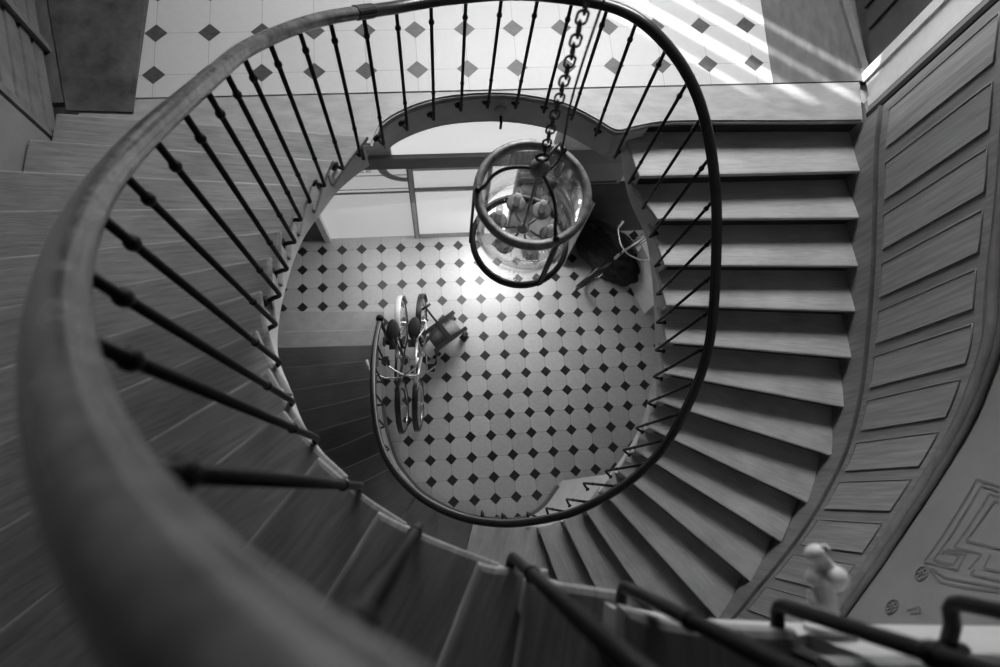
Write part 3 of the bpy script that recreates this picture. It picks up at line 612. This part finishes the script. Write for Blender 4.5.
# ------------------------------------------------------------------ lantern
LX, LY = .327, 1.125
zt_, zb_ = HG-2.2, HG-2.661; RR = .213
la = thing('lantern', 'cylindrical glass lantern with metal rings and candle bulbs hanging in the stairwell', 'lantern', (LX, LY, zb_))
bm = NB()
def bandring(bm, R, z, h, t, seg=48):
    pr = [(R-t/2, z-h/2), (R+t/2, z-h/2), (R+t/2+.003, z), (R+t/2, z+h/2), (R-t/2, z+h/2)]
    vs = [[bm.verts.new((LX+r*math.cos(2*PI*k/seg), LY+r*math.sin(2*PI*k/seg), zz)) for r, zz in pr] for k in range(seg)]
    for k in range(seg):
        for q in range(5): bm.faces.new((vs[k][q], vs[k][(q+1) % 5], vs[(k+1) % seg][(q+1) % 5], vs[(k+1) % seg][q]))
bandring(bm, RR, zt_, .035, .030); link('top_ring', bm, M_LANT, la, True)
bm = NB(); bandring(bm, RR, zb_, .035, .022); link('bottom_ring', bm, M_LANTD, la, True)
bm = NB(); bandring(bm, RR-.014, (zt_+zb_)/2, zt_-zb_-.05, .004, 64); link('glass_cylinder', bm, M_GLASS, la, True)
zh = HG-1.976
angs = [math.atan2(1.12-LY, .10-LX), math.atan2(.94-LY, .40-LX), math.atan2(1.31-LY, .46-LX)]
for a in angs:
    c, s = math.cos(a), math.sin(a)
    bm = NB(); box(bm, (RR+.008, -.011, zb_), (RR+.018, .011, zt_))
    for v in bm.verts: x, y = v.co.x, v.co.y; v.co.x = LX+x*c-y*s; v.co.y = LY+x*s+y*c
    link('upright', bm, M_LANTD, la)
    P = [(.02, zh-.03), (.07, zh-.02), (.125, zh-.035), (.165, zh-.085), (.185, zh-.15), (RR-.005, zt_+.03), (RR, zt_+.012)]
    bm = NB(); tube(bm, spline([(LX+r*c, LY+r*s, z) for r, z in P], 4), .007, 8); link('arm', bm, M_LANTD, la, True)
    bm = NB(); ell(bm, (LX+RR*c, LY+RR*s, zt_+.03), (.013, .013, .016), 10, 8); link('finial', bm, M_LANTD, la, True)
bm = NB(); lathe(bm, (LX, LY, zh-.055), (0, 0, 1), [(0, .022), (.01, .034), (.04, .036), (.055, .03), (.065, .012), (.085, .010)], 18); link('hub', bm, M_LANT, la, True)
bm = NB(); torus(bm, (LX, LY, zh+.045), (0, 1, 0), .022, .006, 18, 6); link('hanging_loop', bm, M_CHAIN, la, True)
bm = NB(); torus(bm, (LX, LY, zh-.08), (1, 0, 0), .02, .005, 18, 6); tube(bm, [(LX, LY, zh-.10), (LX, LY, HG-2.506)], .006, 8); link('centre_rod', bm, M_LANT, la, True)
zc = HG-2.526
bm = NB(); lathe(bm, (LX, LY, zc), (0, 0, 1), [(-.03, .006), (-.015, .018), (0, .026), (.015, .022), (.03, .008)], 16); link('candle_hub', bm, M_LANT, la, True)
for k in range(6):
    a = k*PI/3+.25+PI/6; c, s = math.cos(a), math.sin(a); r = .115
    x, y = LX+r*c, LY+r*s
    bm = NB(); tube(bm, spline([(LX+.03*c, LY+.03*s, zc), (LX+.07*c, LY+.07*s, zc-.03), (x, y, zc-.02), (x, y, zc+.005)], 4), .006, 6)
    lathe(bm, (x, y, zc), (0, 0, 1), [(0, .012), (.006, .041), (.012, .043), (.014, .036), (.014, .016)], 16); cd = link('candle_arm', bm, M_LANT, la, True)
    bm = NB(); lathe(bm, (x, y, zc+.012), (0, 0, 1), [(0, .016), (.075, .016), (.078, .012)], 12); link('candle_sleeve', bm, M_CANDLE, cd, True)
    bm = NB(); lathe(bm, (x, y, zc+.088), (0, 0, 1), [(0, .009), (.012, .013), (.03, .0175), (.048, .015), (.07, .007), (.085, .001)], 12); link('bulb', bm, M_BULB, cd, True)
# chain
ch = thing('hanging_chain', 'heavy iron link chain holding the lantern', 'chain', (LX, LY, zh+.06))
def linkbm(c, d, turn, R=.0135, L=.0105, r=.0036):
    d = Vector(d).normalized(); s, n = frame_of(d); w = s if turn else n
    P = []
    for k in range(8): a = -PI/2+PI*k/7; P.append(c+d*(L)+(w*math.sin(a)+d*math.cos(a))*R)
    for k in range(8): a = PI/2+PI*k/7; P.append(c-d*(L)+(w*math.sin(a)+d*math.cos(a))*R)
    bm = NB(); tube(bm, P, r, 6, closed=True); return bm
cz = zh+.075; k = 0; top = Vector((LX+.0, LY, 10.2)); b0 = Vector((LX, LY, zh+.06))
d = (top-b0).normalized(); q = .035
while b0.z+d.z*q < 10.15 and k < 110:
    link('link', linkbm(b0+d*q, d, k % 2), M_CHAIN, ch, True); q += .0405; k += 1
bm = NB(); P = [(LX+.035, LY-.01, zh-.02), (LX+.06, LY, zh+.05), (LX+.05, LY, zh+.2), (LX+.035, LY, zh+.5), (LX+.05, LY, HG-.5), (LX+.05, LY, 10.19)]
tube(bm, spline(P, 6), .0035, 6); tag(link('electric_cable', bm, M_IRON, None, True), 'thin black electric cable running down beside the lantern chain', 'cable')

# ------------------------------------------------------------------ bicycles
def bicycle(name, label, loc, rz, lean, fm, fend, child=False):
    b = thing(name, label, 'bicycle', (0, 0, 0), 'bicycles in the entrance hall')
    R = .33
    def wheel(x):
        bm = NB(); torus(bm, (x, 0, R), (0, 1, 0), R-.018, .017, 40, 8); w = link('wheel', bm, M_TYRE, b, True)
        bm = NB(); torus(bm, (x, 0, R), (0, 1, 0), R-.04, .010, 40, 6); link('rim', bm, M_CHROME, w, True)
        bm = NB()
        for k in range(18):
            a = 2*PI*k/18; tube(bm, [(x, .02*(-1)**k, R), (x+(R-.045)*math.cos(a), 0, R+(R-.045)*math.sin(a))], .0016, 4)
        lathe(bm, (x, -.045, R), (0, 1, 0), [(0, .012), (.02, .024), (.07, .024), (.09, .012)], 12); link('spokes', bm, M_CHROME, w)
    wheel(0); wheel(1.05)
    st = (.36, 0, .82); bb = (.43, 0, .28); hd = (.83, 0, .80); hl = (.87, 0, .62)
    bm = NB()
    tube(bm, [bb, (.33, 0, .80)], .016); tube(bm, [bb, hl], .018); tube(bm, [(.345, 0, .70), hd], .016); tube(bm, [hl, hd], .02)
    for s in (-.05, .05): tube(bm, [bb, (.2, s, .30), (0, s, R)], .009); tube(bm, [(.335, 0, .72), (.15, s, .52), (0, s, R)], .008)
    link('frame', bm, fm, b, True)
    bm = NB()
    for s in (-.05, .05): tube(bm, spline([hl, (.89, s, .56), (.98, s, .40), (1.05, s, R)], 4), .010)
    link('fork', bm, fm, b, True)
    bm = NB(); tube(bm, spline([(.62, -.29, .97), (.72, -.26, .99), (.81, -.10, .97), (.82, 0, .96), (.81, .10, .97), (.72, .26, .99), (.62, .29, .97)], 5), .011); tube(bm, [hd, (.82, 0, .96)], .013); hb = link('handlebar', bm, M_CHROME, b, True)
    for s in (-1, 1):
        bm = NB(); tube(bm, [(.60, s*.293, .968), (.71, s*.264, .99)], .017); link('grip', bm, M_WHITE if fend else M_TYRE, hb, True)
    bm = NB(); tube(bm, [(.33, 0, .80), (.31, 0, .93)], .012); link('seat_post', bm, M_CHROME, b)
    bm = NB(); ell(bm, (.26, 0, .95), (.14, .075, .035)); ell(bm, (.39, 0, .95), (.09, .03, .025)); link('saddle', bm, M_TYRE, b, True)
    bm = NB(); lathe(bm, (.43, -.04, .28), (0, 1, 0), [(0, .09), (.006, .09), (.006, .02), (.08, .02)], 24); tube(bm, [(.43, .06, .28), (.56, .06, .18)], .010); tube(bm, [(.43, -.06, .28), (.30, -.06, .38)], .010); ck = link('crank', bm, M_CHROME, b)
    for A, B in (((.52, .07, .165), (.62, .16, .19)), ((.25, -.16, .37), (.35, -.07, .395))):
        bm = NB(); box(bm, A, B); bmesh.ops.bevel(bm, geom=bm.edges[:], offset=.005, segments=1, affect='EDGES'); link('pedal', bm, M_TYRE, ck)
    for x, a0, a1 in ((0, 1.0, 3.6), (1.05, .2, 2.6)):
        bm = NB(); vs = []
        for k in range(15):
            a = a0+(a1-a0)*k/14; rr = R+.022
            vs.append([bm.verts.new((x+rr*math.cos(a), w, R+rr*math.sin(a)-abs(w)*.25)) for w in (-.035, -.02, 0, .02, .035)])
        for k in range(14):
            for q in range(4): bm.faces.new((vs[k][q], vs[k][q+1], vs[k+1][q+1], vs[k+1][q]))
        o = link('mudguard', bm, M_WHITE if fend and x == 0 else M_BIKED, b, True); md = o.modifiers.new('s', 'SOLIDIFY'); md.thickness = .003
    if child:
        bm = NB(); box(bm, (-.14, -.11, .70), (.13, .11, .73)); box(bm, (-.16, -.11, .73), (-.13, .11, 1.0)); bmesh.ops.bevel(bm, geom=bm.edges[:], offset=.012, segments=2, affect='EDGES'); link('rear_seat', bm, M_BIKED, b)
    b.location = loc; b.rotation_euler = (lean, 0, rz)
    return b
bicycle('bicycle', 'dark bicycle with white rear mudguard and white grips leaning on the stair railing', (-.50*GS, 2.04*GS, 0), -PI/2+.02, .12, M_BIKED, True, False)
bicycle('bicycle', 'silver bicycle standing nearer the tiles beside the dark white-mudguard bicycle', (-.27*GS, 2.06*GS, 0), -PI/2-.03, .10, M_BIKEL, False)
bicycle('bicycle', 'pale framed bicycle in the dark corner behind the lantern', (2.78, 3.46, 0), -2.498, -.08, M_BIKEL, True)

# handcart with T handle
hc = thing('handcart', 'small handcart with black end bars and T-shaped handle standing on the checkered floor', 'cart', (-.04, 1.92*GS, 0))
bm = NB(); box(bm, (-.19, -.115, .16), (.19, .115, .36)); bmesh.ops.bevel(bm, geom=bm.edges[:], offset=.03, segments=3, affect='EDGES'); parts = [link('bag', bm, M_BAG, hc, True)]
bm = NB()
for s in (-1, 1): box(bm, (-.25, s*.13-.022, .36), (.25, s*.13+.022, .41)); box(bm, (-.24, s*.13-.02, .06), (-.20, s*.13+.02, .36)); box(bm, (.20, s*.13-.02, .06), (.24, s*.13+.02, .36))
box(bm, (-.03, -.13, .37), (.03, .13, .40)); parts.append(link('frame', bm, M_BIKED, hc))
bm = NB(); tube(bm, [(-.0, .12, .38), (-.02, .24, .50), (-.03, .34, .60)], .014); tube(bm, [(-.09, .34, .60), (.04, .34, .60)], .018); parts.append(link('handle', bm, M_BIKED, hc, True))
for x in (-.22, .22):
    for s in (-1, 1):
        bm = NB(); lathe(bm, (x, s*.13-.02, .06), (0, 1, 0), [(0, .03), (.004, .06), (.036, .06), (.04, .03)], 16); parts.append(link('wheel', bm, M_TYRE, hc, True))
for p in parts: p.matrix_parent_inverse = Matrix.Identity(4)
hc.rotation_euler = (0, 0, .65)

# ------------------------------------------------------------------ wall fittings
sn = {k: Vector(v) for k, v in T['snail'].items()}
fx = thing('wall_fitting', 'white snail-shaped fitting on a round base fixed to the white string of the upper stair', 'ornament', tuple(sn['base']))
ax = (sn['head']-sn['base']).normalized()
bm = NB(); lathe(bm, sn['base']-Vector((0, .004, 0)), (0, 1, 0), [(0, .036), (.004, .037), (.009, .034), (.012, .016)], 24); link('base_plate', bm, M_PORC, fx, True)
bm = NB(); tube(bm, spline([sn['base'], sn['st'], sn['nk'], sn['lobe']], 6), [.013]*8+[.015]*6+[.012]*5, 10); ell(bm, sn['lobe'], (.013, .014, .013)); link('stem', bm, M_PORC, fx, True)
bm = NB(); ell(bm, sn['shell'], (.021, .019, .020)); tube(bm, spline([sn['shell'], sn['neck'], sn['head']], 5), [.018]*3+[.012]*5+[.010]*3, 10); link('shell', bm, M_PORC, fx, True)
bm = NB(); ell(bm, sn['head'], (.0165, .0155, .0165)); link('knob', bm, M_PORC, fx, True)
bm = NB(); tc = (Vector((0, 0, HG))-sn['head']).normalized(); hp = sn['hole']; lathe(bm, hp+tc*.004, tc, [(0, .008), (.008, .0085), (.011, .006)], 12); hk = link('socket', bm, M_PORC, fx, True)
bm = NB(); lathe(bm, hp+tc*.0135, tc, [(0, .0058), (.002, .0055)], 12); link('socket_hole', bm, M_BLACK, hk)
bm = NB(); tube(bm, spline([sn['curl0'], sn['curl1'], sn['curl2']], 5), [.009]*3+[.007]*5+[.004]*3, 8); link('curl', bm, M_PORC, fx, True)
lf = thing('wall_fitting', 'small round fitting with a dark pin on the curved landing edge between two balusters', 'fitting', (.37, 2.60, ZL-.16))
bm = NB(); lathe(bm, (.37, 2.595, ZL-.16), (0, -1, 0), [(-.02, .045), (.012, .045), (.02, .038), (.024, .02)], 20); link('base_plate', bm, M_STRING, lf, True)
bm = NB(); tube(bm, [(.37, 2.58, ZL-.17), (.375, 2.535, ZL-.20), (.375, 2.53, ZL-.26)], .010, 8); link('pin', bm, M_IRON, lf, True)

# ------------------------------------------------------------------ light
S.world = bpy.data.worlds.new('world'); S.world.use_nodes = True
S.world.node_tree.nodes['Background'].inputs[0].default_value = (1, 1, 1, 1)
S.world.node_tree.nodes['Background'].inputs[1].default_value = 1.2
def area(name, loc, aim, sx, sy, e, sp=180):
    L = bpy.data.lights.new(name, 'AREA'); L.shape = 'RECTANGLE'; L.size = sx; L.size_y = sy; L.energy = e; L.spread = math.radians(sp)
    o = bpy.data.objects.new(name, L); COL.objects.link(o); o.location = loc
    o.rotation_euler = (Vector(aim)-Vector(loc)).to_track_quat('-Z', 'Y').to_euler(); return o
sun = bpy.data.lights.new('sun', 'SUN'); sun.energy = SUN_E; sun.angle = math.radians(.8)
so = bpy.data.objects.new('sun', sun); COL.objects.link(so); so.location = (0, 8, 12)
el = math.radians(26); az = Vector((.84, -.54, 0)).normalized()
so.rotation_euler = (az*math.cos(el)+Vector((0, 0, -math.sin(el)))).to_track_quat('-Z', 'Y').to_euler()
area('window_daylight', ((WX0+WX1)/2, YB-.05, (WZ0+WZ1)/2), (1.1, 1.4, ZL-.3), 3.0, 1.25, WIN_E, 145)
area('door_daylight', (.66, 3.22*GS, .95), (.45, 1.4, .1), .7, 1.7, DOOR_E)
area('pane_daylight', (-.55, 3.18*GS, 1.2), (-.3, 1.6, .1), 1.6, 1.9, DOOR_E*.45)


# ------------------------------------------------------------------ camera
C = T['cam']; cam = bpy.data.cameras.new('camera'); co = bpy.data.objects.new('camera', cam); COL.objects.link(co)
u, v, d = C['u'], C['v'], C['d']
X = Vector((u[0], v[0], -d[0])); Yv = -Vector((u[1], v[1], -d[1])); Zv = -Vector((u[2], v[2], -d[2]))
co.matrix_world = Matrix(((X.x, Yv.x, Zv.x, 0), (X.y, Yv.y, Zv.y, 0), (X.z, Yv.z, Zv.z, HG), (0, 0, 0, 1)))
cam.sensor_width = 36; cam.lens = C['f']/1000*36; cam.clip_start = .01
cam.dof.use_dof = True; cam.dof.focus_distance = 4.2; cam.dof.aperture_fstop = 2.6
S.camera = co
S.view_settings.view_transform = 'Standard'; S.view_settings.look = 'None'; S.view_settings.gamma = 1
S.view_settings.exposure = EXPO
S.view_settings.use_curve_mapping = False
